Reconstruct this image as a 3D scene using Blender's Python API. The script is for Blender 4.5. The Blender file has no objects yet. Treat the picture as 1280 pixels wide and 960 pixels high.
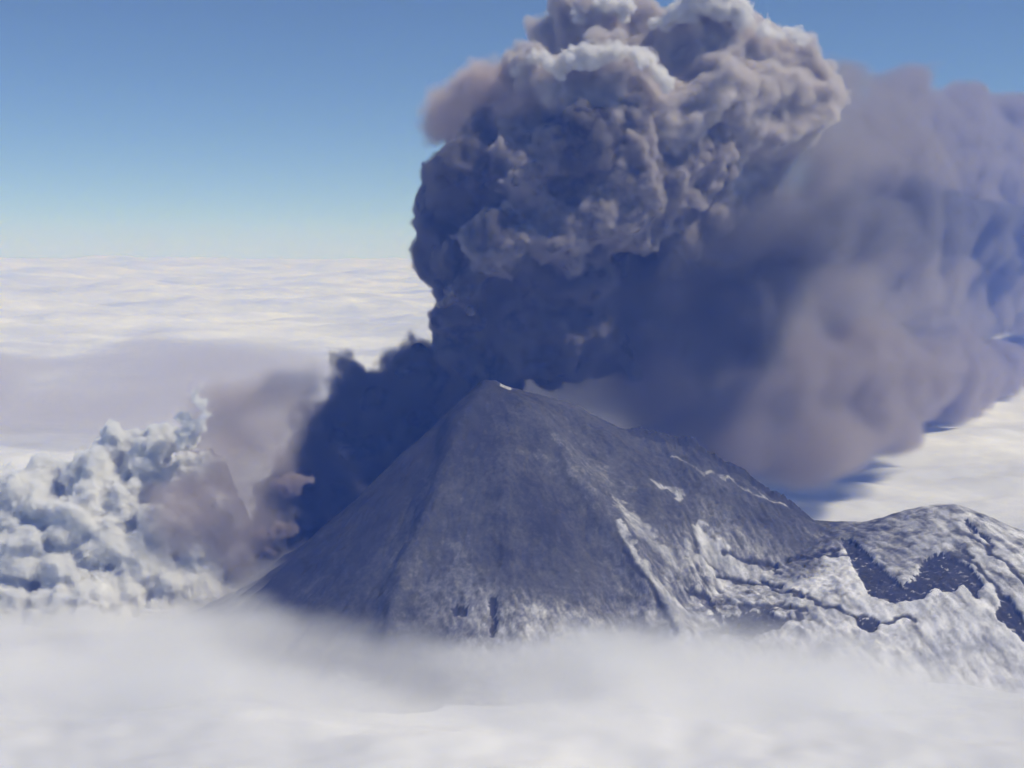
import bpy, math, random
import numpy as np
import openvdb
from mathutils import Vector, Matrix

# ------------------------------------------------------------------ render, camera, world, sun
sc = bpy.context.scene
COL = sc.collection
sc.render.engine = 'CYCLES'
cy = sc.cycles
cy.max_bounces = 24
cy.diffuse_bounces = 3
cy.glossy_bounces = 1
cy.transmission_bounces = 2
cy.volume_bounces = 8
cy.transparent_max_bounces = 96
cy.use_denoising = True
cy.caustics_reflective = False
cy.caustics_refractive = False
cy.use_adaptive_sampling = True
cy.adaptive_threshold = 0.05
cy.adaptive_min_samples = 16

FPX = 1800.0                    # focal length in pixels of a 1280 px wide frame
CAM_Z = 11.0                    # one unit is about 250 m
PITCH = math.atan((480 - 316) / FPX)
ROLL = math.radians(0.35)
cam_d = bpy.data.cameras.new('camera')
cam_d.sensor_width = 36.0
cam_d.lens = 36.0 * FPX / 1280.0
cam_d.clip_start = 0.05
cam_d.clip_end = 20000.0
cam = bpy.data.objects.new('camera', cam_d)
COL.objects.link(cam)
cam.location = (0, 0, CAM_Z)
cam.matrix_world = (Matrix.Translation((0, 0, CAM_Z)) @ Matrix.Rotation(math.pi / 2 - PITCH, 4, 'X')
                    @ Matrix.Rotation(ROLL, 4, 'Z'))
sc.camera = cam
CR = np.array(cam.matrix_world.to_3x3())          # columns: right, up, back

SUN_EL = math.radians(52)
SUN_AZ = math.radians(-9)                        # from +x (photo right), negative = towards the camera side
SUN_DIR = Vector((math.cos(SUN_EL) * math.cos(SUN_AZ), math.cos(SUN_EL) * math.sin(SUN_AZ), math.sin(SUN_EL)))
sun_d = bpy.data.lights.new('sun', 'SUN')
sun_d.energy = 4.0
sun_d.angle = math.radians(0.5)
sun_d.color = (1.0, 0.955, 0.91)
sun = bpy.data.objects.new('sun', sun_d)
COL.objects.link(sun)
sun.rotation_euler = (-SUN_DIR).to_track_quat('-Z', 'Y').to_euler()
sun.location = (30, 10, 40)

w = bpy.data.worlds.new('World')
sc.world = w
w.use_nodes = True
nt = w.node_tree
bg = nt.nodes['Background']
sky = nt.nodes.new('ShaderNodeTexSky')
sky.sky_type = 'NISHITA'
sky.sun_disc = False
sky.sun_elevation = SUN_EL
sky.sun_rotation = math.atan2(SUN_DIR.x, SUN_DIR.y)
sky.altitude = 4500
sky.air_density = 0.88
sky.dust_density = 0.0
sky.ozone_density = 4.0
nt.links.new(sky.outputs[0], bg.inputs[0])
bg.inputs[1].default_value = 0.115

vs = sc.view_settings
vs.view_transform = 'Standard'
vs.look = 'None'
vs.exposure = -0.28
vs.gamma = 1.0

# ------------------------------------------------------------------ helpers
rng = np.random.default_rng(7)


def P(px, py, Y):
    """World point at depth Y (along +y) under pixel (px, py) of the 1280x960 frame."""
    d = CR @ np.array([(px - 640) / FPX, (480 - py) / FPX, -1.0])
    t = Y / d[1]
    return np.array([0, 0, CAM_Z]) + d * t


def project(x, y, z):
    q = np.stack([x, y, z - CAM_Z], -1) @ CR
    return 640 + FPX * q[..., 0] / -q[..., 2], 480 - FPX * q[..., 1] / -q[..., 2]


def tag(o, label=None, cat=None, group=None, kind=None):
    if label: o['label'] = label
    if cat: o['category'] = cat
    if group: o['group'] = group
    if kind: o['kind'] = kind
    return o


def mesh_obj(name, v, f, mat, parent=None, smooth=True, link=True):
    v = np.ascontiguousarray(v, dtype=np.float32)
    f = np.ascontiguousarray(f, dtype=np.int32)
    me = bpy.data.meshes.new(name)
    me.vertices.add(len(v))
    me.vertices.foreach_set('co', v.ravel())
    n, k = f.shape
    me.loops.add(n * k)
    me.loops.foreach_set('vertex_index', f.ravel())
    me.polygons.add(n)
    me.polygons.foreach_set('loop_start', np.arange(0, n * k, k, dtype=np.int32))
    me.polygons.foreach_set('use_smooth', np.full(n, smooth))
    me.update(calc_edges=True)
    me.materials.append(mat)
    o = bpy.data.objects.new(name, me)
    if link: COL.objects.link(o)
    if parent: o.parent = parent
    return o


def hash2(ix, iy, seed):
    h = (ix.astype(np.int64) * 374761393 + iy.astype(np.int64) * 668265263 + seed * 974634777) & 0xFFFFFFFF
    h = ((h ^ (h >> 13)) * 1274126177) & 0xFFFFFFFF
    h = h ^ (h >> 16)
    return (h & 0xFFFFFF).astype(np.float32) / 0xFFFFFF * 2 - 1


def noise2(x, y, seed=0):
    """Gradient noise at scattered points."""
    ix, iy = np.floor(x), np.floor(y)
    fx, fy = (x - ix).astype(np.float32), (y - iy).astype(np.float32)
    ux, uy = fx * fx * fx * (fx * (fx * 6 - 15) + 10), fy * fy * fy * (fy * (fy * 6 - 15) + 10)
    def g(a, b):
        an = hash2(ix + a, iy + b, seed) * math.pi
        return np.cos(an) * (fx - a) + np.sin(an) * (fy - b)
    return 1.4 * ((g(0, 0) * (1 - ux) + g(1, 0) * ux) * (1 - uy) + (g(0, 1) * (1 - ux) + g(1, 1) * ux) * uy)


def fbm2(x, y, oct=4, seed=0, gain=.5, lac=2.03, ridged=False):
    a, s, t = 1.0, 0.0, 0.0
    for i in range(oct):
        n = noise2(x, y, seed + i * 17)
        if ridged: n = 1 - 2 * np.abs(n)
        s = s + a * n
        t += a
        a *= gain
        x, y = x * lac + 13.7, y * lac - 7.1
    return s / t


def spline_matrix(n, m):
    """n samples over m lattice cells, cubic B-spline weights."""
    t = np.linspace(0, m - 1e-4, n)
    i = np.floor(t).astype(int)
    u = t - i
    M = np.zeros((n, m + 3), np.float32)
    r = np.arange(n)
    for k, wt in enumerate(((1 - u) ** 3 / 6, (3 * u ** 3 - 6 * u ** 2 + 4) / 6, (-3 * u ** 3 + 3 * u ** 2 + 3 * u + 1) / 6, u ** 3 / 6)):
        M[r, i + k] += wt
    return M


def grid_noise(shape, ext, cell, rg):
    """Smooth random field on a grid; cell = feature size (scalar or 3-vector), about -1..1."""
    cell = np.broadcast_to(np.asarray(cell, float), 3)
    m = [max(1, int(math.ceil(e / c))) for e, c in zip(ext, cell)]
    L = rg.uniform(-1, 1, [k + 3 for k in m]).astype(np.float32)
    A = [spline_matrix(n, k) for n, k in zip(shape, m)]
    L = np.tensordot(A[2], L, (1, 2))             # z, x, y
    L = np.tensordot(A[1], L, (1, 2))             # y, z, x
    L = np.tensordot(A[0], L, (1, 2))             # x, y, z
    return L * 2.2


def blur(a, k=1):
    for _ in range(k):
        for ax in range(3):
            b = a.copy()
            sl = [slice(None)] * 3
            def S(s):
                q = list(sl); q[ax] = s; return tuple(q)
            b[S(slice(1, -1))] = .25 * a[S(slice(0, -2))] + .5 * a[S(slice(1, -1))] + .25 * a[S(slice(2, None))]
            a = b
    return a


def sprout(puffs, rg, n=(9, 7), size=((.38, .62), (.3, .55)), rmin=.1, up=.25):
    """Grow smaller puffs over the surface of larger ones, twice: cauliflower heads."""
    out = [np.asarray(puffs, float)]
    src = out[0]
    for lev in range(len(n)):
        new = []
        for x, y, z, r in src:
            if r < rmin * 1.6: continue
            for _ in range(n[lev]):
                d = rg.normal(size=3); d[2] += up
                d /= np.linalg.norm(d)
                rr = r * rg.uniform(*size[lev])
                if rr < rmin: continue
                q = np.array([x, y, z]) + d * (r - rr * rg.uniform(.25, .55))
                new.append((*q, rr))
        if not new: break
        src = np.array(new)
        out.append(src)
    return np.concatenate(out)


def puff_field(spheres, vox, rg=None, soft=0.0, bumps=(), warp=(), smooth=1, zmin=-.6, zscale=1.0):
    """Signed distance round a union of spheres, roughened by noise octaves bumps = ((size, height), ...)."""
    S = np.asarray(spheres, float)
    pad = max(3 * vox + 2 * soft, 1.7 * sum(h for _, h in bumps) + 2 * vox)
    wp = 2.2 * sum(h for _, h in warp)
    lo = (S[:, :3] - S[:, 3:]).min(0) - pad - wp
    hi = (S[:, :3] + S[:, 3:]).max(0) + pad + wp
    if zscale == 1: lo[2] = max(lo[2], zmin)
    n = np.ceil((hi - lo) / vox).astype(int) + 1
    ext = (n - 1) * vox
    F = np.full(n, pad * 1.2, np.float32)
    ax = [lo[i] + np.arange(n[i], dtype=np.float32) * vox for i in range(3)]
    if soft > 0: E = np.zeros(n, np.float32)
    reach = pad
    W = None
    if warp:                                       # bend space a little so that no puff stays a ball
        W = [np.zeros(n, np.float32) for _ in range(3)]
        for size, h in warp:
            for k in range(3): W[k] += h * grid_noise(n, ext, size, rg)
    for x, y, z, r in S:
        R = r + reach + wp
        sl = []
        for i, c in enumerate((x, y, z)):
            a = max(0, int((c - R - lo[i]) / vox)); b = min(n[i], int((c + R - lo[i]) / vox) + 2)
            sl.append(slice(a, b))
        if any(s.start >= s.stop for s in sl): continue
        sl = tuple(sl)
        ox, oy, oz = (ax[0][sl[0]] - x)[:, None, None], (ax[1][sl[1]] - y)[None, :, None], (ax[2][sl[2]] - z)[None, None, :]
        if W is not None: ox, oy, oz = ox + W[0][sl], oy + W[1][sl], oz + W[2][sl]
        d = np.sqrt(ox * ox + oy * oy + oz * oz) - np.float32(r)
        if soft > 0:
            E[sl] += np.exp(np.clip(-d / soft, -12, 30)) * (d < reach)
        else:
            np.minimum(F[sl], d, out=F[sl])
    if soft > 0:
        F = np.where(E > 1e-6, -soft * np.log(np.maximum(E, 1e-6)), pad * 1.2).astype(np.float32)
        F = np.minimum(F, pad * 1.2)
    if smooth: F = blur(F, smooth)
    for size, h in bumps:
        nz = grid_noise(n, ext, size, rg)
        F -= h * (2 * np.abs(nz) - .55)            # round heads, sharp creases
    for i in range(3):                             # close the surface at the box walls
        s0 = [slice(None)] * 3; s1 = [slice(None)] * 3
        s0[i] = 0; s1[i] = -1
        F[tuple(s0)] = np.maximum(F[tuple(s0)], .6 * vox)
        F[tuple(s1)] = np.maximum(F[tuple(s1)], .6 * vox)
    return F, lo, vox, zscale, S[0, 2]


def surface(name, field, mat, parent=None, iso=0.0, coarse=1, smooth=0, share=.02, link=True):
    """Closed mesh where the field equals iso (negative = below the outer skin)."""
    F, lo, vox, zscale, z0 = field
    if smooth: F = blur(F, smooth)
    if coarse > 1:
        F = F[::coarse, ::coarse, ::coarse].copy()
        vox = vox * coarse
        for i in range(3):
            s0 = [slice(None)] * 3; s0[i] = slice(-1, None); F[tuple(s0)] = np.maximum(F[tuple(s0)], .6 * vox)
    F = F - iso
    g = openvdb.FloatGrid(3.0 * vox)
    g.copyFromArray(np.clip(F, -3 * vox, 3 * vox))
    pts, quads = g.convertToQuads(isovalue=0.0)
    v = np.asarray(pts, float) * vox + lo
    v[:, 2] = (v[:, 2] - z0) * zscale + z0
    q = np.asarray(quads, np.int64)
    c = v - v.mean(0)                              # outward winding by signed volume
    vol = np.einsum('ij,ij->i', c[q[:, 0]], np.cross(c[q[:, 1]], c[q[:, 2]])).sum() + np.einsum('ij,ij->i', c[q[:, 0]], np.cross(c[q[:, 2]], c[q[:, 3]])).sum()
    if vol < 0: q = q[:, ::-1]
    v, q = keep_large(v, q, share)
    return mesh_obj(name, v, q, mat, parent, link=link)


def puff_mesh(name, spheres, vox, mat, parent=None, **k):
    return surface(name, puff_field(spheres, vox, **k), mat, parent)


def fill_volume(name, src, mat, vox, band):
    vd = bpy.data.volumes.new(name)
    v = bpy.data.objects.new(name, vd)
    COL.objects.link(v)
    m = v.modifiers.new('fill', 'MESH_TO_VOLUME')
    m.object = src
    m.density = 1.0
    m.interior_band_width = band
    m.resolution_mode = 'VOXEL_SIZE'
    m.voxel_size = vox
    vd.materials.append(mat)
    return v


def smoke(name, spheres, vox, mat, body_vox, band, core=None, core_mat=None, **k):
    """A smoke cloud: a volume that thickens inwards over the band, round an opaque core (dense clouds)
    or under a barely visible skin (thin ones)."""
    f = puff_field(spheres, vox, **k)
    if core:
        o = surface(name, f, core_mat, iso=-core, coarse=2 if vox > .04 else 1, smooth=1, share=.03)
    else:
        fine = vox <= .05
        o = surface(name, f, SKIN, iso=-.22 * band, coarse=1 if fine else 2, smooth=2 if fine else 4, share=1.0)
    src = surface(name + '_shape', f, SKIN, link=False)
    v = fill_volume(name + '_smoke', src, mat, body_vox, band)
    v.parent = o
    return o


def keep_large(v, q, share=.02):
    lab = np.arange(len(v))
    while True:
        m = lab[q].min(1)
        new = lab.copy()
        for k in range(4): np.minimum.at(new, q[:, k], m)
        new = new[new]
        if (new == lab).all(): break
        lab = new
    cnt = np.bincount(lab, minlength=len(v))
    keep = cnt[lab] >= share * cnt.max()
    q = q[keep[q[:, 0]]]
    idx = np.cumsum(keep) - 1
    return v[keep], idx[q]


def pix(rows):
    """(px, py, depth, radius in px) rows to world spheres."""
    out = []
    for px, py, Y, r in rows:
        p = P(px, py, Y)
        out.append((*p, r * Y / FPX))
    return np.array(out)


rg_strand = np.random.default_rng(77)


def strand(rows, step=.55):
    """Puffs strung closely along a line through the given (px, py, depth, radius px) rows."""
    out = []
    for a, b in zip(rows[:-1], rows[1:]):
        pa, pb = P(*a[:3]), P(*b[:3])
        ra, rb = a[3] * a[2] / FPX, b[3] * b[2] / FPX
        n = max(1, int(np.linalg.norm(pb - pa) / (step * (ra + rb) / 2)))
        for k in range(n):
            u = k / n
            r = ra + (rb - ra) * u
            out.append((*(pa + (pb - pa) * u + r * rg_strand.uniform(-.4, .4, 3) * (1, 1, .7)), r * rg_strand.uniform(.7, 1.12)))
    return np.array(out)


def vol_mat(name, color, density, aniso=0.0, surf=0.0, surf_color=None, absorb=(0, 0, 0)):
    """Even volume filling the mesh; surf = share of a soft diffuse skin."""
    m = bpy.data.materials.new(name)
    m.use_nodes = True
    t = m.node_tree
    t.nodes.clear()
    out = t.nodes.new('ShaderNodeOutputMaterial')
    pv = t.nodes.new('ShaderNodeVolumePrincipled')
    pv.inputs['Color'].default_value = (*color, 1)
    pv.inputs['Density'].default_value = density
    pv.inputs['Anisotropy'].default_value = aniso
    pv.inputs['Absorption Color'].default_value = (*absorb, 1)
    t.links.new(pv.outputs[0], out.inputs['Volume'])
    if surf > 0:
        mix = t.nodes.new('ShaderNodeMixShader')
        tr = t.nodes.new('ShaderNodeBsdfTransparent')
        df = t.nodes.new('ShaderNodeBsdfDiffuse')
        df.inputs['Color'].default_value = (*(surf_color or color), 1)
        mix.inputs[0].default_value = surf
        t.links.new(tr.outputs[0], mix.inputs[1])
        t.links.new(df.outputs[0], mix.inputs[2])
        t.links.new(mix.outputs[0], out.inputs['Surface'])
    m.volume_intersection_method = 'ACCURATE' if hasattr(m, 'volume_intersection_method') else None
    return m


def smoke_mat(name, color, density, aniso=0.0, freq=(1, 1, 1), scale=1.0, detail=5.0, rough=.55, erode=.6, width=.35, billow=False, step=1.0):
    """Smoke body: the depth below the skin (grid 'density', 0..1) eaten into by noise, so that edges fray."""
    m = bpy.data.materials.new(name)
    m.use_nodes = True
    t = m.node_tree
    t.nodes.clear()
    N, L = t.nodes.new, t.links.new
    out = N('ShaderNodeOutputMaterial')
    pv = N('ShaderNodeVolumePrincipled')
    pv.inputs['Color'].default_value = (*color, 1)
    pv.inputs['Anisotropy'].default_value = aniso
    pv.inputs['Density Attribute'].default_value = ''
    info = N('ShaderNodeVolumeInfo')
    geo = N('ShaderNodeNewGeometry')
    mp = N('ShaderNodeVectorMath'); mp.operation = 'MULTIPLY'
    mp.inputs[1].default_value = freq
    L(geo.outputs['Position'], mp.inputs[0])
    no = N('ShaderNodeTexNoise')
    no.inputs['Scale'].default_value = scale
    no.inputs['Detail'].default_value = detail
    no.inputs['Roughness'].default_value = rough
    L(mp.outputs[0], no.inputs['Vector'])
    src = no.outputs['Fac']
    if billow:
        a = N('ShaderNodeMath'); a.operation = 'SUBTRACT'; a.inputs[1].default_value = .5; L(src, a.inputs[0])
        b = N('ShaderNodeMath'); b.operation = 'ABSOLUTE'; L(a.outputs[0], b.inputs[0])
        c = N('ShaderNodeMath'); c.operation = 'MULTIPLY_ADD'; c.inputs[1].default_value = -4.0; c.inputs[2].default_value = 1.0; L(b.outputs[0], c.inputs[0])
        src = c.outputs[0]
    e = N('ShaderNodeMath'); e.operation = 'MULTIPLY'; e.inputs[1].default_value = erode; L(src, e.inputs[0])
    d = N('ShaderNodeMath'); d.operation = 'SUBTRACT'; L(info.outputs['Density'], d.inputs[0]); L(e.outputs[0], d.inputs[1])
    r = N('ShaderNodeMapRange'); r.interpolation_type = 'SMOOTHSTEP'
    r.inputs['From Min'].default_value = 0; r.inputs['From Max'].default_value = width
    r.inputs['To Min'].default_value = 0; r.inputs['To Max'].default_value = density
    L(d.outputs[0], r.inputs['Value'])
    L(r.outputs['Result'], pv.inputs['Density'])
    L(pv.outputs[0], out.inputs['Volume'])
    m.cycles.volume_step_rate = step
    return m


def skin_mat(name, color, share):
    m = bpy.data.materials.new(name)
    m.use_nodes = True
    t = m.node_tree
    t.nodes.clear()
    out = t.nodes.new('ShaderNodeOutputMaterial')
    mix = t.nodes.new('ShaderNodeMixShader')
    tr = t.nodes.new('ShaderNodeBsdfTransparent')
    df = t.nodes.new('ShaderNodeBsdfDiffuse')
    df.inputs['Color'].default_value = (*color, 1)
    mix.inputs[0].default_value = share
    t.links.new(tr.outputs[0], mix.inputs[1])
    t.links.new(df.outputs[0], mix.inputs[2])
    t.links.new(mix.outputs[0], out.inputs['Surface'])
    return m


SKIN = skin_mat('thin_outer_smoke', (.6, .58, .57), .006)


def empty(name, loc, *a, **k):
    o = bpy.data.objects.new(name, None)
    COL.objects.link(o)
    o.location = loc
    o.empty_display_size = .5
    return tag(o, *a, **k)


def adopt(child, root):
    bpy.context.view_layer.update()
    child.parent = root
    child.matrix_parent_inverse = Matrix.Translation(root.location).inverted()


# ------------------------------------------------------------------ sea of cloud (opaque layer) to the horizon
def cloud_height(x, y):
    d = np.sqrt(x * x + y * y)
    h = .55 * fbm2(x / 26, y / 26, 3, 11) + .55 * fbm2(x / 6.5, y / 4.5, 4, 23) * np.clip(1.6 - d / 160, .25, 1)
    far = np.clip((d - 70) / 200, 0, 1)
    h += far * 4.0 * fbm2(x / 75, y / 60, 5, 31) + far * 2.0 * fbm2(x / 18, y / 13, 4, 5)
    return h - .35 + 7.4 * np.clip((d - 180) / 580, 0, 1.2) ** 1.3      # the far deck stands higher


def build_cloud_sea():
    nr, na = 900, 760
    r = 12 * (760 / 12) ** (np.linspace(0, 1, nr) ** 1.0)
    a = np.radians(np.linspace(-62, 62, na))
    R, A = np.meshgrid(r, a, indexing='ij')
    x, y = R * np.sin(A), R * np.cos(A)
    z = cloud_height(x, y)
    v = np.stack([x, y, z], -1).reshape(-1, 3)
    i = np.arange((nr - 1) * (na - 1))
    b = (i // (na - 1)) * na + i % (na - 1)
    q = np.stack([b, b + na, b + na + 1, b + 1], 1)[:, ::-1]
    m = bpy.data.materials.new('cloud_top')
    m.use_nodes = True
    t = m.node_tree
    p = t.nodes['Principled BSDF']
    p.inputs['Base Color'].default_value = (.82, .82, .83, 1)
    p.inputs['Roughness'].default_value = 1
    p.inputs['Specular IOR Level'].default_value = 0
    N, L = t.nodes.new, t.links.new
    geo = N('ShaderNodeNewGeometry')
    mp = N('ShaderNodeVectorMath'); mp.operation = 'MULTIPLY'; mp.inputs[1].default_value = (.035, .05, 0)
    L(geo.outputs['Position'], mp.inputs[0])
    no = N('ShaderNodeTexNoise'); no.inputs['Scale'].default_value = 1; no.inputs['Detail'].default_value = 7; no.inputs['Roughness'].default_value = .6
    L(mp.outputs[0], no.inputs['Vector'])
    rp = N('ShaderNodeValToRGB')
    rp.color_ramp.elements[0].position = .32; rp.color_ramp.elements[0].color = (.55, .56, .60, 1)
    rp.color_ramp.elements[1].position = .6; rp.color_ramp.elements[1].color = (.82, .81, .81, 1)
    L(no.outputs['Fac'], rp.inputs[0]); L(rp.outputs[0], p.inputs['Base Color'])
    o = mesh_obj('cloud_sea', v, q, m)
    tag(o, kind='structure')


build_cloud_sea()

# ------------------------------------------------------------------ volcano and shoulder peak
SX, SY = P(612, 478, 46)[0], 46.0
SZ = P(612, 478, 46)[2]
RIDGE_PX = [(612, 478, 46), (650, 490, 46.4), (715, 503, 46.8), (770, 534, 47), (800, 541, 47.2), (855, 553, 47.2), (905, 582, 47.2),
            (960, 616, 47), (1020, 651, 46.5), (1075, 652, 46), (1110, 645, 45.6), (1145, 635, 45.3), (1172, 630, 45.1), (1196, 630, 44.9), (1216, 638, 44.7), (1242, 658, 44.3), (1285, 688, 43.8),
            (1400, 760, 42.5), (1500, 830, 41.5)]
RIDGE = np.array([P(*q) for q in RIDGE_PX])


def inside(px, py, poly):
    c = np.zeros(px.shape, bool)
    n = len(poly)
    for i in range(n):
        (x0, y0), (x1, y1) = poly[i], poly[(i + 1) % n]
        if y0 == y1: continue
        c ^= ((y0 > py) != (y1 > py)) & (px < (x1 - x0) * (py - y0) / (y1 - y0) + x0)
    return c


def sstep(a, b, x):
    t = np.clip((x - a) / (b - a), 0, 1)
    return t * t * (3 - 2 * t)


def build_mountain():
    xs = np.arange(-14, 24, .045)
    ys = np.concatenate([np.arange(33, 48.4, .045), np.arange(48.4, 58, .2)])
    x, y = np.meshgrid(xs, ys, indexing='ij')
    wx = x + .25 * fbm2(x / 2.2, y / 2.2, 3, 41)
    wy = y + .25 * fbm2(x / 2.2, y / 2.2, 3, 43)
    dx, dy = wx - SX, wy - SY
    r = np.hypot(dx, dy)
    th = np.arctan2(dy, dx)
    prof_r = np.array([0, .22, .45, 1.25, 2.8, 5.4, 8.1, 10, 14, 30])
    prof_z = np.array([-.05, 0, -.2, -1.1, -2.85, -5.2, -6.8, -7.4, -8.2, -10])
    cone = SZ + np.interp(r, prof_r, prof_z)
    # gullies running down the cone
    g = np.clip(r / 3, 0, 1)
    cone += g * (.22 * fbm2(th * 5 + .5 * noise2(x * .5, y * .5, 50), r * .22 + 5, 3, 51, ridged=True) + .06 * fbm2(th * 17 + .8 * noise2(x, y, 52), r * .6, 4, 61, ridged=True))
    # ridge to the shoulder peak
    best = np.full(x.shape, 1e9); rid = np.full(x.shape, -1e9)
    ssteep = [1.0, .96, .92, .88, .84, .80, .77, .73, .70, .67, .65, .64, .64, .64, .65, .66, .7, .75, .8]
    for i in range(len(RIDGE) - 1):
        a, b = RIDGE[i], RIDGE[i + 1]
        ab = b[:2] - a[:2]
        t = np.clip(((wx - a[0]) * ab[0] + (y - a[1]) * ab[1]) / (ab @ ab), 0, 1)
        d = np.hypot(wx - a[0] - t * ab[0], y - a[1] - t * ab[1])
        side = ab[0] * (y - a[1]) - ab[1] * (wx - a[0])
        par = i + t
        st = np.interp(par, range(len(ssteep)), ssteep)
        front = np.interp(d, [0, .35, 1.5, 3.5, 7, 12, 30], [0, .12, .85, 2.0, 3.4, 4.6, 8]) * st
        wst = sstep(9.5, 4.5, par)
        front = front * (1 - wst) + wst * np.interp(d, [0, .4, 3, 8, 30], [0, .2, 2.3, 6.6, 24])
        rid = np.maximum(rid, a[2] + t * (b[2] - a[2]) - np.where(side < 0, front, d * .9))
        best = np.minimum(best, d)
    k = .22
    h = np.maximum(cone, rid) + k * np.log1p(np.exp(-np.abs(cone - rid) / k)) * .6
    h -= .07 * np.clip(41.3 - y, 0, 9) ** 2 * sstep(2, 7, x)
    # ribs running down from the summit
    px, py = project(x, y, h)
    for pts, wd, amp in (([(628, 482), (668, 530), (720, 598), (790, 700), (850, 810)], 20, .45), ([(606, 484), (572, 540), (545, 630), (500, 730), (480, 800)], 16, .32),
                         ([(760, 545), (815, 600), (860, 650), (905, 700)], 12, .12), ([(640, 560), (632, 650), (650, 800)], 14, .10), ([(700, 650), (735, 730), (760, 810)], 12, .12)):
        b = np.full(x.shape, 1e9)
        qx = px + 10 * fbm2(x * 1.3, y * 1.3, 3, 161)
        for (x0, y0), (x1, y1) in zip(pts[:-1], pts[1:]):
            ex, ey = x1 - x0, y1 - y0
            t = np.clip(((qx - x0) * ex + (py - y0) * ey) / (ex * ex + ey * ey), 0, 1)
            b = np.minimum(b, np.hypot(qx - x0 - t * ex, py - y0 - t * ey))
        h += amp * np.exp(-(b / wd) ** 2) * sstep(478, 520, py)
    # crags on the ridge, broken snowfields on the right flank
    right = sstep(2.5, 5.5, x)
    h += right * (1 - .6 * sstep(9.5, 11.5, x)) * (.12 * fbm2(x * 1.1, y * 1.1, 4, 71, ridged=True) + .05 * fbm2(x * 4, y * 4, 3, 73, ridged=True)) * np.clip(best / .8, .05, 1)
    h += .035 * fbm2(x * 2.5, y * 2.5, 4, 77)
    # downslope grain: across-slope coordinate u, along-slope coordinate w
    cu, cw = th * 9 + .9 * fbm2(x * .7, y * .7, 3, 119), r * .5
    ru, rw = (x * .93 + y * .37) * 2.0, (y * .93 - x * .37) * .6
    mixr = sstep(3.2, 5.2, x)
    grain = (1 - mixr) * fbm2(cu * 2.2, cw, 4, 121, ridged=True) + mixr * fbm2(ru, rw, 4, 123, ridged=True)
    grain2 = (1 - mixr) * fbm2(cu * 7, cw * 3, 3, 125) + mixr * fbm2(ru * 3, rw * 3, 3, 127)
    h += np.clip(r / 2.5, 0, 1) * np.clip(best / .5, 0, 1) * ((.012 + .098 * mixr - .085 * sstep(8, 10.5, x)) * grain + (.025 - .012 * sstep(9, 11, x)) * grain2)
    px, py = project(x, y, h)
    crag = sstep(.55, .0, best) * sstep(780, 800, px) * sstep(1030, 985, px)
    h += crag * (.10 + .42 * np.abs(fbm2(x * 3.2, y * 3.2, 5, 81, gain=.6)) + .20 * np.exp(-((px - 862) / 9) ** 2))
    # cirque walls and cliffs of the shoulder
    n1 = 26 * fbm2(x * 1.6, y * 1.6, 5, 91, gain=.6)
    cl = [((1052, 672), (1070, 676), (1085, 690), (1105, 712), (1130, 730), (1150, 712), (1165, 690), (1178, 690), (1195, 700), (1215, 705),
           (1228, 728), (1222, 748), (1205, 728), (1190, 740), (1170, 732), (1150, 745), (1120, 752), (1090, 745), (1072, 715)),
          ((1248, 742), (1262, 745), (1280, 775), (1300, 800), (1300, 815), (1270, 790), (1245, 770)),
          ((1204, 648), (1212, 650), (1222, 664), (1216, 666)), ((1222, 660), (1242, 676), (1240, 680), (1226, 670)),
          ((562, 758), (588, 755), (582, 768), (568, 770)), ((614, 745), (620, 742), (618, 795), (613, 795)),
          ((905, 770), (960, 760), (985, 780), (940, 795), (910, 790)), 
          ((1070, 770), (1100, 774), (1095, 788), (1075, 784))]
    rock = np.zeros(x.shape)
    for c in cl:
        rock = np.maximum(rock, inside(px + .35 * n1, py + .3 * n1 + 3 * noise2(x * 9, y * 9, 95), c) * 1.0)
    rk = rock.copy()
    for _ in range(3):
        rk[1:-1, 1:-1] = (rk[1:-1, 1:-1] * 2 + rk[:-2, 1:-1] + rk[2:, 1:-1] + rk[1:-1, :-2] + rk[1:-1, 2:]) / 6
    h -= rk * (.10 + .10 * np.abs(fbm2(x * 5, y * 5, 3, 99)))
    # ---- cover: bare ash / dusted snow / clean snow
    px, py = project(x, y, h)
    n_big = fbm2(x * .9, y * .9, 4, 101)
    n_mid = fbm2(x * 3, y * 3, 4, 103)
    n_rad = fbm2(th * 16, r * .6, 4, 105)
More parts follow.
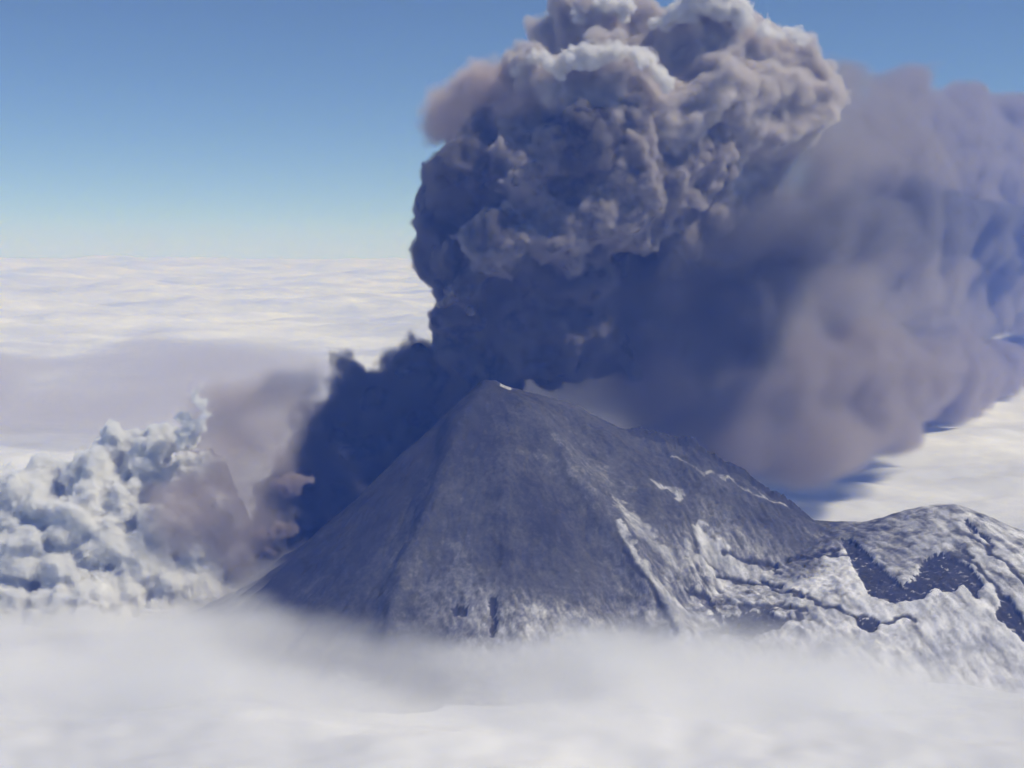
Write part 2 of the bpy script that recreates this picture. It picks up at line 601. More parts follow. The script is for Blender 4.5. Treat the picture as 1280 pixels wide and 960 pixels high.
    K = np.array([(610, 490, .05), (560, 560, .0), (500, 620, .05), (400, 700, .05), (330, 740, .03), (420, 765, .15), (500, 780, .25), (555, 700, .25), (560, 640, .18), (600, 600, .2),
                  (600, 760, .38), (640, 800, .52), (700, 800, .55), (760, 800, .58), (820, 800, .55), (650, 700, .13), (700, 640, .06), (650, 560, .1), (720, 720, .16), (765, 755, .3),
                  (790, 700, .2), (690, 530, .15), (740, 590, .34), (780, 620, .3), (720, 560, .28), (800, 660, .40), (840, 700, .45), (850, 660, .12), (810, 640, .1), (880, 745, .3), (790, 740, .3), (830, 650, .12), (800, 600, .12), (850, 610, .25), (760, 545, .1),
                  (830, 580, .12), (900, 610, .12), (950, 640, .15), (880, 660, .55), (900, 700, .72), (930, 690, .55), (860, 720, .3), (940, 740, .68), (880, 780, .6), (840, 760, .45),
                  (850, 800, .65), (965, 700, .25), (1000, 690, .15), (960, 660, .12), (985, 655, .14), (920, 650, .12), (1000, 740, .58), (1040, 700, .5), (1050, 740, .7), (1100, 790, .78), (1000, 790, .75), (930, 790, .4),
                  (1040, 660, .36), (1100, 660, .46), (1150, 650, .58), (1200, 650, .68), (1250, 690, .76), (1150, 760, .82), (1200, 800, .84), (1290, 830, .85), (1290, 720, .78), (1060, 800, .82),
                  (450, 600, .02), (330, 650, .02), (900, 540, .1), (700, 850, .7), (400, 850, .4), (1000, 850, .85), (1280, 900, .88), (1400, 760, .8)], float)
    num = np.zeros(x.shape); den = np.full(x.shape, 1e-9)
    for kx, ky, kv in K:
        d2 = ((px + 10 * n_mid - kx) / 46) ** 2 + ((py + 14 * n_big - ky) / 40) ** 2
        wt_ = np.exp(-d2) + 1e-4 / (1 + d2) ** 2
        num += wt_ * kv; den += wt_
    base = num / den * (1 - .16 * sstep(960, 1040, px))
    dash = fbm2((x + .55 * y) * 6, (y - .55 * x) * 2.6, 4, 139, gain=.65)
    h += np.clip(r / 2.5, 0, 1) * .016 * dash
    snow = base + (.03 + .34 * mixr * sstep(.12, .45, base) * sstep(.95, .7, base)) * (grain - .28) + (.03 + .30 * mixr * sstep(.1, .4, base)) * grain2 + .09 * n_mid + (.07 + .42 * sstep(.15, .5, base)) * (1 - .9 * sstep(940, 1040, px)) * dash
    snow -= .22 * mixr * sstep(.3, .5, base) * sstep(.8, .6, base) * sstep(-.05, .3, fbm2(x * 1.7, y * 2.6, 4, 137))
    snow += .09 * fbm2(th * 5, r * .2, 3, 131) + .03 * fbm2(cu * 3, cw * .6, 4, 133) + .06 * fbm2(x * 1.4, y * 1.0, 4, 135)
    # pale streaks running down from the upper right flank
    def streak(pts, wd, amt, nn=1.0):
        nonlocal snow
        b = np.full(x.shape, 1e9)
        qx, qy = px + nn * 9 * n_mid, py + nn * 9 * noise2(x * 2.2, y * 2.2, 107)
        for (x0, y0, w0), (x1, y1, w1) in zip(pts[:-1], pts[1:]):
            ex, ey = x1 - x0, y1 - y0
            t = np.clip(((qx - x0) * ex + (qy - y0) * ey) / (ex * ex + ey * ey), 0, 1)
            b = np.minimum(b, np.hypot(qx - x0 - t * ex, qy - y0 - t * ey) / (w0 + t * (w1 - w0)))
        snow = np.maximum(snow, (amt + .3 * (grain - .28) + .25 * grain2) * sstep(1.1, .35, b / wd + .45 * n_mid + .25 * grain))
    streak([(690, 545, 8), (740, 585, 20), (790, 610, 16)], 1, .2)
    streak([(770, 625, 8), (800, 660, 18), (850, 705, 14)], 1, .46)
    streak([(775, 655, 8), (800, 700, 10), (845, 760, 18), (850, 800, 24)], 1, .56)
    streak([(815, 600, 5), (850, 618, 10)], 1, .5)
    streak([(870, 655, 10), (890, 690, 22), (940, 720, 26), (1000, 745, 34), (1060, 770, 40)], 1, .62)
    streak([(872, 700, 8), (920, 745, 18), (960, 775, 22)], 1, .62)
    streak([(838, 570, 3), (880, 588, 4), (930, 608, 3), (985, 635, 3)], 1, .42, .8)
    streak([(645, 560, 4), (700, 580, 8), (720, 600, 6)], 1, .18)
    streak([(1000, 740, 30), (1090, 700, 22), (1040, 700, 24), (1110, 780, 40)], 1, .82)
    streak([(626, 481, 3), (638, 486, 3)], 1, .6, .1)
    def crack(pts, wd, deep):
        nonlocal snow, h
        b = np.full(x.shape, 1e9)
        qx, qy = px + 5 * n_mid, py + 7 * noise2(x * 2.2, y * 2.2, 141)
        for (x0, y0), (x1, y1) in zip(pts[:-1], pts[1:]):
            ex, ey = x1 - x0, y1 - y0
            t = np.clip(((qx - x0) * ex + (qy - y0) * ey) / (ex * ex + ey * ey), 0, 1)
            b = np.minimum(b, np.hypot(qx - x0 - t * ex, qy - y0 - t * ey))
        f = sstep(wd, .25 * wd, b + 2.5 * noise2(x * 5, y * 5, 143))
        snow = snow * (1 - .8 * f)
        h = h - deep * f
    for pts in ([(985, 702), (1030, 689), (1068, 694)], [(1010, 745), (1060, 766), (1110, 775), (1142, 772)], [(895, 722), (960, 731), (1003, 744)],
                [(880, 792), (950, 776), (1003, 769)], [(860, 735), (885, 752), (900, 775)], [(905, 690), (945, 700), (975, 716)],
                [(1205, 690), (1245, 730), (1290, 790)], [(1215, 668), (1260, 705), (1300, 745)], [(925, 760), (975, 757), (1010, 764)], [(780, 690), (815, 735), (845, 790)]):
        crack(pts, 4.5, .05)
    ledge = sstep(.12, .4, fbm2(x * 5, y * 8, 4, 151) + .4 * grain2)
    snow *= 1 - (.97 - .75 * ledge) * rock
    snow = np.where(crag > .15, snow * .1, snow)
    snow = np.clip(snow, 0, 1)
    nx, ny = x.shape
    v = np.stack([x, y, h], -1).reshape(-1, 3)
    idx = np.arange(nx * ny).reshape(nx, ny)
    q = np.stack([idx[:-1, :-1], idx[1:, :-1], idx[1:, 1:], idx[:-1, 1:]], -1).reshape(-1, 4)
    keep = (h.reshape(-1)[q].max(1) > -1.2)
    q = q[keep]
    m = bpy.data.materials.new('ash_and_snow')
    m.use_nodes = True
    t = m.node_tree
    p = t.nodes['Principled BSDF']
    p.inputs['Roughness'].default_value = .95
    p.inputs['Specular IOR Level'].default_value = .08
    N = t.nodes.new
    at = N('ShaderNodeAttribute'); at.attribute_name = 'snow'
    rk_at = N('ShaderNodeAttribute'); rk_at.attribute_name = 'rock'
    geo = N('ShaderNodeTexCoord')
    no = N('ShaderNodeTexNoise'); no.inputs['Scale'].default_value = 7; no.inputs['Detail'].default_value = 9; no.inputs['Roughness'].default_value = .68
    no2 = N('ShaderNodeTexNoise'); no2.inputs['Scale'].default_value = 1.6; no2.inputs['Detail'].default_value = 8
    t.links.new(geo.outputs['Object'], no.inputs['Vector'])
    t.links.new(geo.outputs['Object'], no2.inputs['Vector'])
    def math_n(op, a, b=None, c=None, clamp=False):
        n = N('ShaderNodeMath'); n.operation = op; n.use_clamp = clamp
        for k, s in enumerate((a, b, c)):
            if s is None: continue
            if isinstance(s, (int, float)): n.inputs[k].default_value = s
            else: t.links.new(s, n.inputs[k])
        return n.outputs[0]
    cov = math_n('ADD', at.outputs['Fac'], math_n('MULTIPLY', math_n('SUBTRACT', no.outputs['Fac'], .5), .45))
    ramp = N('ShaderNodeValToRGB')
    e = ramp.color_ramp.elements
    e[0].position = .08; e[0].color = (.053, .053, .060, 1)
    e[1].position = .88; e[1].color = (.76, .76, .78, 1)
    for pos, c in ((.26, (.105, .105, .11)), (.42, (.22, .22, .23)), (.62, (.46, .46, .47))):
        q_ = e.new(pos); q_.color = (*c, 1)
    t.links.new(cov, ramp.inputs[0])
    vary = N('ShaderNodeMix'); vary.data_type = 'RGBA'; vary.blend_type = 'MULTIPLY'
    vary.inputs[0].default_value = 1
    r2 = N('ShaderNodeValToRGB')
    r2.color_ramp.elements[0].position = .3; r2.color_ramp.elements[0].color = (.72, .72, .74, 1)
    r2.color_ramp.elements[1].position = .7; r2.color_ramp.elements[1].color = (1.15, 1.12, 1.1, 1)
    t.links.new(no2.outputs['Fac'], r2.inputs[0])
    t.links.new(ramp.outputs[0], vary.inputs[6])
    t.links.new(r2.outputs[0], vary.inputs[7])
    t.links.new(vary.outputs[2], p.inputs['Base Color'])
    bp = N('ShaderNodeBump'); bp.inputs['Strength'].default_value = .32; bp.inputs['Distance'].default_value = .06
    t.links.new(no.outputs['Fac'], bp.inputs['Height'])
    t.links.new(bp.outputs[0], p.inputs['Normal'])
    o = mesh_obj('volcano', v, q, m)
    for nm, ar in (('snow', snow), ('rock', rock)):
        at_ = o.data.attributes.new(nm, 'FLOAT', 'POINT')
        at_.data.foreach_set('value', ar.astype(np.float32).ravel())
    tag(o, 'ash-darkened volcano cone rising from fog with a snowy shoulder peak on its flank', 'volcano')
    return x, y, h


build_mountain()

# ------------------------------------------------------------------ materials of smoke and cloud
S_MID = smoke_mat('sun_toned_ash', (.64, .595, .575), 10.0, scale=1.5, detail=3, rough=.5, erode=.45, width=.5, billow=True, step=2)  # column ash made paler and browner to paint sunlight on its forward puffs
S_FLOW = smoke_mat('flow_ash', (.27, .265, .265), 7.0, scale=1.4, detail=3, rough=.5, erode=.45, width=.8, billow=True, step=2)
S_STEAM = smoke_mat('steam_white', (.999, .997, .995), 20.0, scale=3.4, detail=3, rough=.55, erode=.36, width=.6, billow=True, step=1.5)
S_DARK = smoke_mat('shadow_drift_ash', (.32, .31, .33), 1.5, freq=(.16, .16, .7), scale=1.0, detail=3, erode=.4, width=.7, step=2)  # shade of the drift's middle band put into a darker ash colour
S_PALL = smoke_mat('pall_ash', (.78, .75, .76), .16, freq=(.10, .10, .3), scale=1.0, detail=3, erode=.5, width=.9, step=2)
S_FOG = smoke_mat('fog_white', (1, .998, 1), 1.4, freq=(.4, .9, .8), scale=1.0, detail=3, erode=.6, width=.9, step=1.5)
S_PUFF = smoke_mat('pink_puff_ash', (.58, .51, .495), 6.0, scale=4, detail=2, erode=.4, width=.6, billow=True, step=2)
S_CAP = smoke_mat('crest_steam', (.985, .972, .96), 14.0, scale=1.8, detail=3, rough=.55, erode=.5, width=.6, billow=True, step=1.5)  # condensation white that also paints the sun's highlight along the crown's tips
S_TAIL = smoke_mat('drift_ash', (.50, .465, .47), .9, freq=(.16, .16, .6), scale=1.0, detail=3, erode=.35, width=.6, step=2)
S_CURT = smoke_mat('falling_ash', (.53, .48, .475), 1.1, freq=(.2, .2, .45), scale=1.0, detail=3, erode=.35, width=.6, step=2)
S_SHADE = smoke_mat('shaded_ash', (.30, .29, .295), 2.4, freq=(.6, .6, .45), scale=1.0, detail=4, erode=.6, width=.7, step=2)  # darker ash colour stands in for the shade beneath the crown
S_LOBE = smoke_mat('pink_ash', (.84, .755, .715), 4.5, scale=1.5, detail=3, erode=.5, width=.7, step=1.5)
S_VEIL = smoke_mat('veil_ash', (.77, .70, .68), 1.35, scale=.7, detail=3, erode=.5, width=.7, step=2)
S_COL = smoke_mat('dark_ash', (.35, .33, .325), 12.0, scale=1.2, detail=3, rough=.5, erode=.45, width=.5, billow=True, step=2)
S_CROWN = smoke_mat('sun_paled_ash', (.83, .785, .76), 9.0, scale=1.1, detail=3, rough=.5, erode=.45, width=.6, billow=True, step=2)  # paler than the column's ash: sunlight on the crown put into the colour
M_COL = vol_mat('dark_ash', (.52, .50, .50), 11.0, 0, .06, (.12, .115, .115))
M_CROWN = vol_mat('sun_paled_ash', (.91, .885, .87), 6.5, 0, .12, (.55, .53, .52))
M_MID = vol_mat('sun_toned_ash', (.78, .75, .735), 9.0, 0, .12, (.32, .30, .29))
M_LOBE = vol_mat('pink_ash', (.80, .735, .71), 1.6, 0, .04, (.36, .32, .30))
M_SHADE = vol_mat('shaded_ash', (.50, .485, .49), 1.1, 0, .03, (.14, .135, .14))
M_TAIL = vol_mat('drift_ash', (.74, .71, .71), .42, 0, .02, (.3, .28, .28))
M_CURT = vol_mat('falling_ash', (.74, .68, .65), .5, 0, .015, (.3, .27, .26))
M_FLOW = vol_mat('flow_ash', (.45, .44, .44), 9.0, 0, .05, (.08, .078, .08))
M_PUFF = vol_mat('flow_puff', (.66, .59, .57), 8.0, 0, .1, (.22, .19, .185))
M_VEIL = vol_mat('veil_ash', (.78, .72, .70), .35, 0, .015, (.35, .31, .30))
M_PALL = vol_mat('pall_ash', (.80, .76, .75), .05, 0, .01, (.35, .33, .33))
M_WHITE = vol_mat('steam_white', (.99, .988, .985), 10.0, 0, .5, (.92, .915, .91))
M_FOG = vol_mat('fog_white', (.985, .985, .985), 1.0, 0, .07, (.9, .89, .89))

def core_mat(name, color):
    m = bpy.data.materials.new(name)
    m.use_nodes = True
    p = m.node_tree.nodes['Principled BSDF']
    p.inputs['Base Color'].default_value = (*color, 1)
    p.inputs['Roughness'].default_value = 1
    p.inputs['Specular IOR Level'].default_value = 0
    return m


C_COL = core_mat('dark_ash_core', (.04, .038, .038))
C_CROWN = core_mat('sun_paled_core', (.22, .20, .19))  # core lightened likewise for the sunlit crown
C_MID = core_mat('sun_toned_core', (.14, .125, .12))  # core carries the same painted sunlit tone
C_FLOW = core_mat('flow_ash_core', (.035, .034, .035))
C_PUFF = core_mat('pink_puff_core', (.15, .13, .125))
C_CAP = core_mat('crest_core', (.55, .52, .50))
C_STEAM = core_mat('steam_core', (.95, .945, .94))

# ------------------------------------------------------------------ eruption plume
plume = empty('eruption_plume', P(600, 480, 47.5), 'towering dark ash plume billowing up from the volcano summit and drifting downwind', 'ash plume')
r1 = np.random.default_rng(21)
col = pix([(600, 470, 47.6, 34), (582, 492, 48.2, 40), (560, 500, 48.4, 40), (575, 442, 47.8, 38), (622, 440, 48, 48), (588, 388, 47.6, 46), (650, 398, 48.3, 70), (594, 330, 47.4, 58),
           (660, 330, 48.6, 84), (566, 312, 48, 38), (640, 262, 48.6, 86), (598, 250, 48.6, 60),
           (725, 320, 48.8, 74), (720, 400, 49, 66), (690, 445, 48.6, 44),
           (720, 225, 48, 84), (620, 205, 48.6, 66), (585, 228, 48.6, 42), (770, 300, 48.4, 50),
           (660, 330, 50.8, 80), (740, 300, 51.2, 90), (660, 230, 51, 80), (640, 420, 49.6, 60), (800, 220, 47.8, 56)])
col_s = sprout(col, r1, (12, 5), rmin=.2)
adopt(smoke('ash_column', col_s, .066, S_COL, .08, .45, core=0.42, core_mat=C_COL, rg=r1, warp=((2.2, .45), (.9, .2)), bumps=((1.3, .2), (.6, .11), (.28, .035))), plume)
crown = pix([(700, 130, 48, 54), (655, 130, 48.4, 52), (760, 125, 48, 60), (668, 86, 47.2, 22), (700, 92, 47.2, 26), (745, 84, 47.0, 30), (785, 84, 47, 28), (815, 92, 47.2, 30),
             (742, 52, 50.6, 52), (700, 50, 50.8, 32), (785, 44, 50.6, 34), (868, 70, 49.4, 56), (870, 34, 49.2, 34), (915, 46, 49.4, 34), (845, 40, 49.6, 26),
             (955, 84, 49.6, 46), (980, 66, 49.8, 22), (1003, 62, 49.8, 18), (900, 130, 49.4, 84), (835, 180, 48.6, 72), (970, 145, 50, 70), (700, 180, 48.6, 64),
             (875, 245, 50, 52), (850, 215, 49, 44), (930, 215, 50.4, 50), (820, 130, 51.5, 90), (900, 120, 52.2, 80), (760, 130, 51.4, 80), (905, 200, 49.4, 56), (780, 176, 46.8, 44), (850, 150, 47.4, 40), (720, 165, 46.8, 34)])
crown_s = sprout(crown, r1, (12, 5), rmin=.2, up=.5)
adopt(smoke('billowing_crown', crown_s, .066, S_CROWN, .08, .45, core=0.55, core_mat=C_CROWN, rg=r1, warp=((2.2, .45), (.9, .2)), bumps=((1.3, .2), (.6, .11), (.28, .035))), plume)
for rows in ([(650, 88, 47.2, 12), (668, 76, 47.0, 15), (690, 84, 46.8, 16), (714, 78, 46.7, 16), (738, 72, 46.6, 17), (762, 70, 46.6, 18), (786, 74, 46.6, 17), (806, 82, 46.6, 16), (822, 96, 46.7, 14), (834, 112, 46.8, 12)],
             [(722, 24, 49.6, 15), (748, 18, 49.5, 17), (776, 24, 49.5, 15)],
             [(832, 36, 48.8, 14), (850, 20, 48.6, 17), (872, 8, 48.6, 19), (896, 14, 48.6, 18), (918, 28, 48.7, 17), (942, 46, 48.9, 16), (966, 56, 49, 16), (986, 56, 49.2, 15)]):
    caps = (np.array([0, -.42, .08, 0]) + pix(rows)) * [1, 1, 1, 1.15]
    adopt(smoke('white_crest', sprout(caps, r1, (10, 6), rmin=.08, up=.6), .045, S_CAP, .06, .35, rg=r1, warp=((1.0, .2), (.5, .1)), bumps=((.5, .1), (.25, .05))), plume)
lobe = pix([(590, 130, 48.4, 62), (545, 142, 48.4, 36), (592, 92, 48.6, 28), (620, 150, 48, 56), (560, 110, 48.6, 34), (600, 185, 47.6, 44), (518, 138, 48.4, 24), (610, 110, 47.6, 44), (575, 150, 47.6, 44), (640, 120, 47.4, 36), (630, 165, 47.2, 40)])
adopt(smoke('pink_ash_lobe', sprout(lobe, r1, (9, 6), rmin=.16), .08, S_LOBE, .1, .9, rg=r1, warp=((1.6, .35),), bumps=((.9, .16), (.4, .08))), plume)
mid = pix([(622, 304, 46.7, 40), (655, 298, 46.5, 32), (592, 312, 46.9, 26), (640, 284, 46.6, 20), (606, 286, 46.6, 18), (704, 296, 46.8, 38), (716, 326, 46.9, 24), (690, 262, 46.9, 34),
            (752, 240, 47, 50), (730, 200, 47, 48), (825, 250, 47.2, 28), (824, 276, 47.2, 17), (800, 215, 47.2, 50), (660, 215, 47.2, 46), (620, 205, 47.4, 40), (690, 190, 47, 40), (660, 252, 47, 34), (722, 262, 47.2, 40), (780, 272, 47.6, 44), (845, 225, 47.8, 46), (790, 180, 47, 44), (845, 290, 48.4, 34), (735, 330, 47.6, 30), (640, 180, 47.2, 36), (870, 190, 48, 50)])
adopt(smoke('sun_toned_billows', sprout(mid, r1, (12, 9), rmin=.1), .06, S_MID, .06, .3, core=0.3, core_mat=C_MID, rg=r1, warp=((1.4, .25), (.6, .12)), bumps=((.7, .12), (.35, .08), (.2, .05))), plume)  # sunlit front of the column, its light put into the ash colour
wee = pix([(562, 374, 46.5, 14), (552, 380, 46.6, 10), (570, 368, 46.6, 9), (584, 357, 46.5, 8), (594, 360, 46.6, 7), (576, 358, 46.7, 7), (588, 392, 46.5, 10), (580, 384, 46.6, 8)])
adopt(smoke('small_sun_toned_puffs', sprout(wee, r1, (9, 7), rmin=.05), .04, S_MID, .045, .18, core=.1, core_mat=C_MID, rg=r1, warp=((.6, .12),), bumps=((.3, .06), (.15, .03))), plume)  # little lit puffs in the same sun-painted ash
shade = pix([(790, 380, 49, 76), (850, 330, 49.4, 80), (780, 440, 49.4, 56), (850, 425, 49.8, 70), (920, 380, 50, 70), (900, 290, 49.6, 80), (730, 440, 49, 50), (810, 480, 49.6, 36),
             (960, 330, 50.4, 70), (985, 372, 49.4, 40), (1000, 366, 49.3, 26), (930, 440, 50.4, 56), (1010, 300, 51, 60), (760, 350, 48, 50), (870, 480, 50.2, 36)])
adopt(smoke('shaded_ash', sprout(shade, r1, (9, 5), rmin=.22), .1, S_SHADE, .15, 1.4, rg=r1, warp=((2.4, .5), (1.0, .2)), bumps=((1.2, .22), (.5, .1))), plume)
rows = []
for k, (y0, y1, y2, rr, dY) in enumerate([(92, 108, 150, 26, 0), (116, 134, 172, 28, 1), (150, 160, 198, 34, 1.5), (195, 198, 230, 40, -1), (232, 232, 258, 40, .5), (270, 268, 285, 40, 2), (308, 305, 312, 40, -1), (345, 340, 338, 40, 1),
                                          (382, 376, 366, 38, -.5), (418, 408, 392, 34, 1.5)]):
    f = [(890, y0, 50.6 + dY, rr * 1.35), (960, y0, 51 + dY, rr * 1.35), (1030, y0 * .7 + y1 * .3, 55 + dY, rr * 1.25), (1085, y1, 66 + dY, rr * 1.1), (1150, y1, 93 + dY, rr), (1230, y1 * .5 + y2 * .5, 128 + dY, rr * .9),
         (1310, y2, 155 + dY, rr * .9), (1400, y2, 175 + dY, rr)]
    rows.append(strand(f[(1 if k < 2 else 0):], .45))
tail = np.concatenate(rows + [pix([(985, 195, 50.4, 62), (1005, 135, 51.4, 52), (960, 225, 49.8, 54), (975, 90, 51.5, 40), (1040, 185, 53, 56)])])
adopt(smoke('drifting_ash', tail, .3, S_TAIL, .4, 1.8, rg=r1, warp=(((10, 10, 2), 1.0), ((4, 4, 1.2), .35)), bumps=(((5, 5, 1.3), .4), ((2.4, 2.4, .8), .2))), plume)
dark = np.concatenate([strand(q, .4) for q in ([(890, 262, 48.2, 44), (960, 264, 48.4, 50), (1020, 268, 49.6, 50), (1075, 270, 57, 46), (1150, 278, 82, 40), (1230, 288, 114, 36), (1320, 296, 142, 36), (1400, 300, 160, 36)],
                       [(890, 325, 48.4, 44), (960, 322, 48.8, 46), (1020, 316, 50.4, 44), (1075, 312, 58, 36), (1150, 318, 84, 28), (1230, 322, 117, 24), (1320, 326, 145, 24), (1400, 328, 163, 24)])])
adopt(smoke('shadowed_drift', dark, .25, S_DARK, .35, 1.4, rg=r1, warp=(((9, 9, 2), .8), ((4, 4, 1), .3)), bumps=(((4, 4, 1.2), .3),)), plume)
curt = np.concatenate([strand(q) for q in (
    [(850, 440, 50.3, 76), (950, 450, 52, 74), (1030, 455, 55, 70), (1090, 464, 66, 60), (1150, 472, 92, 58), (1230, 478, 127, 56), (1320, 480, 155, 56), (1400, 480, 175, 56)],
    [(600, 470, 51, 50), (660, 470, 51.3, 70), (720, 478, 51.5, 78), (780, 495, 51.6, 80), (850, 515, 51.6, 80), (930, 530, 52, 74), (1000, 545, 53, 66), (1060, 530, 60, 54), (1115, 505, 76, 42), (1170, 488, 100, 32)],
    [(880, 560, 52, 54), (950, 575, 52.5, 60), (1005, 576, 54, 56), (1060, 548, 60, 48), (1115, 522, 76, 38)])])
curt = np.concatenate([curt, pix([(640, 488, 50.5, 56), (690, 492, 50.6, 62), (740, 496, 50.7, 66), (790, 512, 50.8, 66), (610, 468, 50.5, 46), (840, 520, 50.8, 66), (900, 540, 51, 64)])])
adopt(smoke('falling_ash_curtain', sprout(curt, r1, (4,), rmin=.6), .26, S_CURT, .35, 1.5, rg=r1, warp=(((8, 8, 2), .7), ((4, 4, 1.2), .25)), bumps=(((4, 4, 1.3), .3), ((1.8, 1.8, .7), .14))), plume)

# ------------------------------------------------------------------ ash flow down the left flank
flow = empty('ash_flow_cloud', P(330, 720, 47), 'dark blue-black ash cloud rolling down the steep flank beside the white steam cloud', 'ash cloud')
r2_ = np.random.default_rng(5)
fl = pix([(528, 448, 48, 32), (500, 462, 48, 30), (545, 480, 48.2, 50), (470, 490, 48.4, 46), (436, 470, 48.8, 34), (520, 530, 48.4, 60), (430, 540, 48.6, 56),
          (480, 570, 48.2, 64), (395, 605, 48.2, 52), (430, 640, 47.8, 62), (352, 655, 47.6, 46), (380, 690, 47.4, 50), (318, 705, 47, 34), (340, 730, 47, 34),
          (302, 725, 46.8, 22), (300, 738, 46.2, 34), (328, 745, 46.4, 34), (292, 705, 46.3, 30), (286, 742, 46, 26), (305, 690, 46.4, 36), (340, 700, 46.4, 40), (345, 650, 46.6, 40), (400, 560, 49.6, 50), (460, 520, 50, 60), (350, 600, 48.8, 40)])
adopt(smoke('rolling_ash', sprout(fl, r2_, (10, 7), rmin=.14), .07, S_FLOW, .08, .8, core=.75, core_mat=C_FLOW, rg=r2_, warp=((1.6, .3), (.6, .15)), bumps=((.9, .16), (.45, .09))), flow)
for rows in ([(372, 604, 46, 14), (360, 612, 46, 13), (384, 600, 46.1, 9), (350, 606, 46, 10)], [(357, 662, 45.9, 10), (368, 660, 45.9, 8), (346, 664, 45.9, 8)],
             [(328, 668, 45.8, 10), (334, 682, 45.8, 7), (344, 690, 45.9, 6)]):
    adopt(smoke('pink_ash_puff', np.array([0, .02, 0, 0]) + sprout(pix(rows) * [1, 1, 1, 1.25], r2_, (9, 7), rmin=.05), .035, S_PUFF, .04, .2, rg=r2_, warp=((.6, .12), (.3, .06)), bumps=((.3, .06), (.14, .03))), flow)

# ------------------------------------------------------------------ white steam cloud on the left
steam = empty('steam_cloud', P(120, 800, 44), 'bright white cauliflower steam cloud piled up beside the dark ash flow', 'cloud')
r3 = np.random.default_rng(9)
st = pix([(240, 486, 45.6, 11), (252, 500, 45.6, 12), (258, 518, 45.6, 11), (222, 484, 45.7, 8), (250, 478, 45.6, 8), (250, 532, 45.6, 14), (234, 520, 45.8, 15), (240, 552, 45.7, 20), (206, 546, 46.8, 26),
          (232, 548, 46.6, 18), (150, 562, 46.9, 28), (176, 552, 46.9, 20), (188, 582, 46.5, 34), (122, 604, 46.2, 42), (36, 626, 45.9, 46), (72, 606, 46.5, 28), (-20, 640, 45.8, 50), (215, 610, 46.2, 26), (165, 625, 45.9, 30),
          (92, 655, 45.1, 38), (132, 682, 44.9, 34), (150, 645, 45.5, 26), (20, 700, 44.7, 46), (70, 718, 44.4, 32), (110, 694, 44.6, 22), (46, 668, 45.1, 26), (200, 665, 45.6, 34), (178, 706, 45, 36), (228, 650, 45.8, 26),
          (215, 735, 44.8, 32), (250, 738, 45, 30), (248, 695, 45.5, 28), (272, 716, 45.5, 18), (268, 752, 44.9, 22), (290, 752, 45.2, 16), (195, 772, 44.2, 28), (160, 742, 44.4, 30), (122, 752, 43.9, 34), (62, 778, 43.5, 38),
          (10, 772, 43.7, 42), (92, 736, 44.1, 22), (-40, 740, 44.4, 60), (150, 788, 43.6, 26), (240, 778, 44.4, 22), (110, 795, 43.2, 28), (30, 826, 42.8, 36), (-20, 830, 42.6, 46), (296, 772, 45.2, 15),
          (272, 655, 46.6, 44), (262, 605, 46.8, 40), (300, 700, 46.3, 34), (90, 680, 47.2, 66), (170, 690, 46.9, 56), (20, 700, 47, 70), (-100, 690, 46, 70)])
adopt(smoke('steam_billows', sprout(st, r3, (15, 10), size=((.34, .6), (.26, .48)), rmin=.085, up=.35), .05, S_STEAM, .05, .3, core=.36, core_mat=C_STEAM, smooth=0, rg=r3, warp=((1.4, .2), (.5, .07)), bumps=((.3, .05), (.14, .035))), steam)

# ------------------------------------------------------------------ thin ash veil between steam and ash flow
veil = smoke('ash_veil', sprout(pix([(250, 640, 45.2, 56), (300, 630, 45.4, 54), (212, 615, 45.6, 44), (340, 590, 46, 44), (270, 690, 45, 44), (300, 560, 46.4, 60), (360, 530, 46.8, 52), (402, 496, 47, 44),
                              (290, 490, 47.4, 56), (345, 478, 47.6, 60), (385, 480, 47.8, 48), (270, 540, 47, 50), (240, 580, 46.4, 46), (325, 650, 45.6, 40), (292, 700, 45.5, 44), (236, 690, 44.7, 36), (232, 650, 44.9, 40), (268, 600, 45.6, 38), (300, 735, 45.4, 30), (275, 730, 44.9, 26), (330, 565, 46, 52), (350, 540, 46.3, 46), (312, 605, 45.8, 52), (352, 600, 46.1, 40), (300, 650, 45.5, 46), (375, 505, 46.8, 44), (330, 520, 46.6, 50)]), r3, (4,), rmin=.5), .12, S_VEIL, .15, 1.2, rg=r3, warp=((2.5, .5),), bumps=((1.6, .25), (.7, .12)))
tag(veil, 'thin pinkish brown ash veil hanging between the white steam cloud and dark ash flow', 'ash veil')


pall = smoke('ash_pall', np.array([(-34, 92, 1.2, 9), (-26, 100, 1.2, 10), (-20, 112, 1.2, 11), (-42, 108, 1.2, 11), (-34, 124, 1.2, 10), (-52, 120, 1.2, 12), (-24, 86, 1.2, 8),
                 (-14, 96, 1.2, 8), (-60, 140, 1.2, 9), (-46, 96, 1.2, 9), (-60, 112, 1.2, 11), (-28, 136, 1.2, 7), (-46, 150, 1.2, 6)]), .4, S_PALL, .5, 2.0, rg=r3, warp=((9, 3.5), (4, 1)), bumps=((5, 1.0), (2, .5)), zscale=.3)
tag(pall, 'flat grey ash pall lying far back on the cloud deck behind the white steam cloud', 'ash pall')

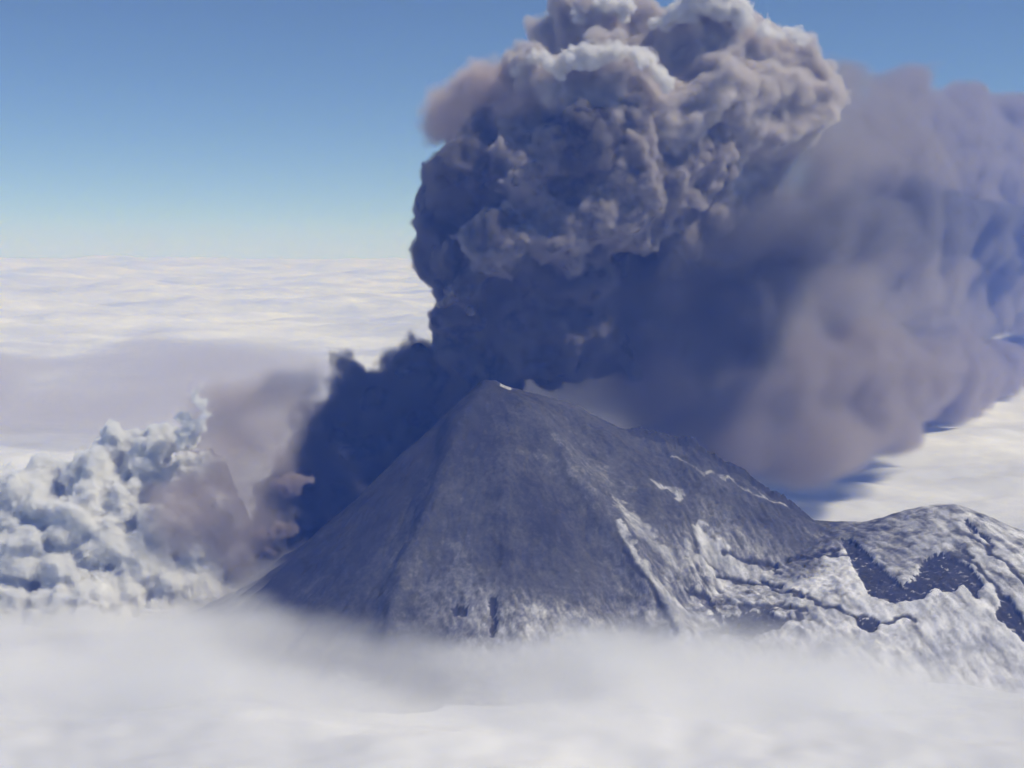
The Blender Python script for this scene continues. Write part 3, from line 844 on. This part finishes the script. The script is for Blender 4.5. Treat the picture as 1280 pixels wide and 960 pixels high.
# ------------------------------------------------------------------ fog lapping the foot of the mountain
def build_fog():
    xs = np.arange(-34, 40, .2); ys = np.arange(26, 50, .2)
    x, y = np.meshgrid(xs, ys, indexing='ij')
    top = cloud_height(x, y) + (.3 + 1.6 * sstep(30.5, 36, y) * (.65 + .35 * sstep(-12, -8, x)) * (1 - .6 * sstep(8, 12.5, x))) * (1 + .4 * fbm2(x / 4, y / 2.5, 4, 201))
    edge = np.minimum(np.minimum(sstep(26, 31, y), sstep(50, 47, y)), np.minimum(sstep(-34, -28, x), sstep(40, 32, x)))
    top = top * edge - 1.5 * (1 - edge)
    nx, ny = x.shape
    bot = np.full(x.shape, -2.2)
    v = np.concatenate([np.stack([x, y, top], -1).reshape(-1, 3), np.stack([x, y, bot], -1).reshape(-1, 3)])
    I = np.arange(nx * ny).reshape(nx, ny); J = I + nx * ny
    q = [np.stack([I[:-1, :-1], I[1:, :-1], I[1:, 1:], I[:-1, 1:]], -1).reshape(-1, 4),
         np.stack([J[:-1, :-1], J[:-1, 1:], J[1:, 1:], J[1:, :-1]], -1).reshape(-1, 4),
         np.stack([I[:-1, 0], J[:-1, 0], J[1:, 0], I[1:, 0]], -1), np.stack([I[1:, -1], J[1:, -1], J[:-1, -1], I[:-1, -1]], -1),
         np.stack([I[0, 1:], J[0, 1:], J[0, :-1], I[0, :-1]], -1), np.stack([I[-1, :-1], J[-1, :-1], J[-1, 1:], I[-1, 1:]], -1)]
    src = mesh_obj('fog_shape', v, np.concatenate(q), SKIN, link=False)
    o = fill_volume('fog', src, S_FOG, .2, 1.3)
    tag(o, kind='stuff')


build_fog()


# ------------------------------------------------------------------ air between camera and mountain
def build_haze():
    x0, x1, y0, y1, z0, z1 = -800, 800, -40, 800, -4, 22.5
    v = [(x, y, z) for x in (x0, x1) for y in (y0, y1) for z in (z0, z1)]
    q = [(0, 1, 3, 2), (4, 6, 7, 5), (0, 4, 5, 1), (2, 3, 7, 6), (0, 2, 6, 4), (1, 5, 7, 3)]
    m = vol_mat('haze_air', (.12, .26, 1.0), .0052, absorb=(1, 1, 1))
    o = mesh_obj('haze', np.array(v), np.array(q), m, smooth=False)
    tag(o, kind='stuff')


build_haze()
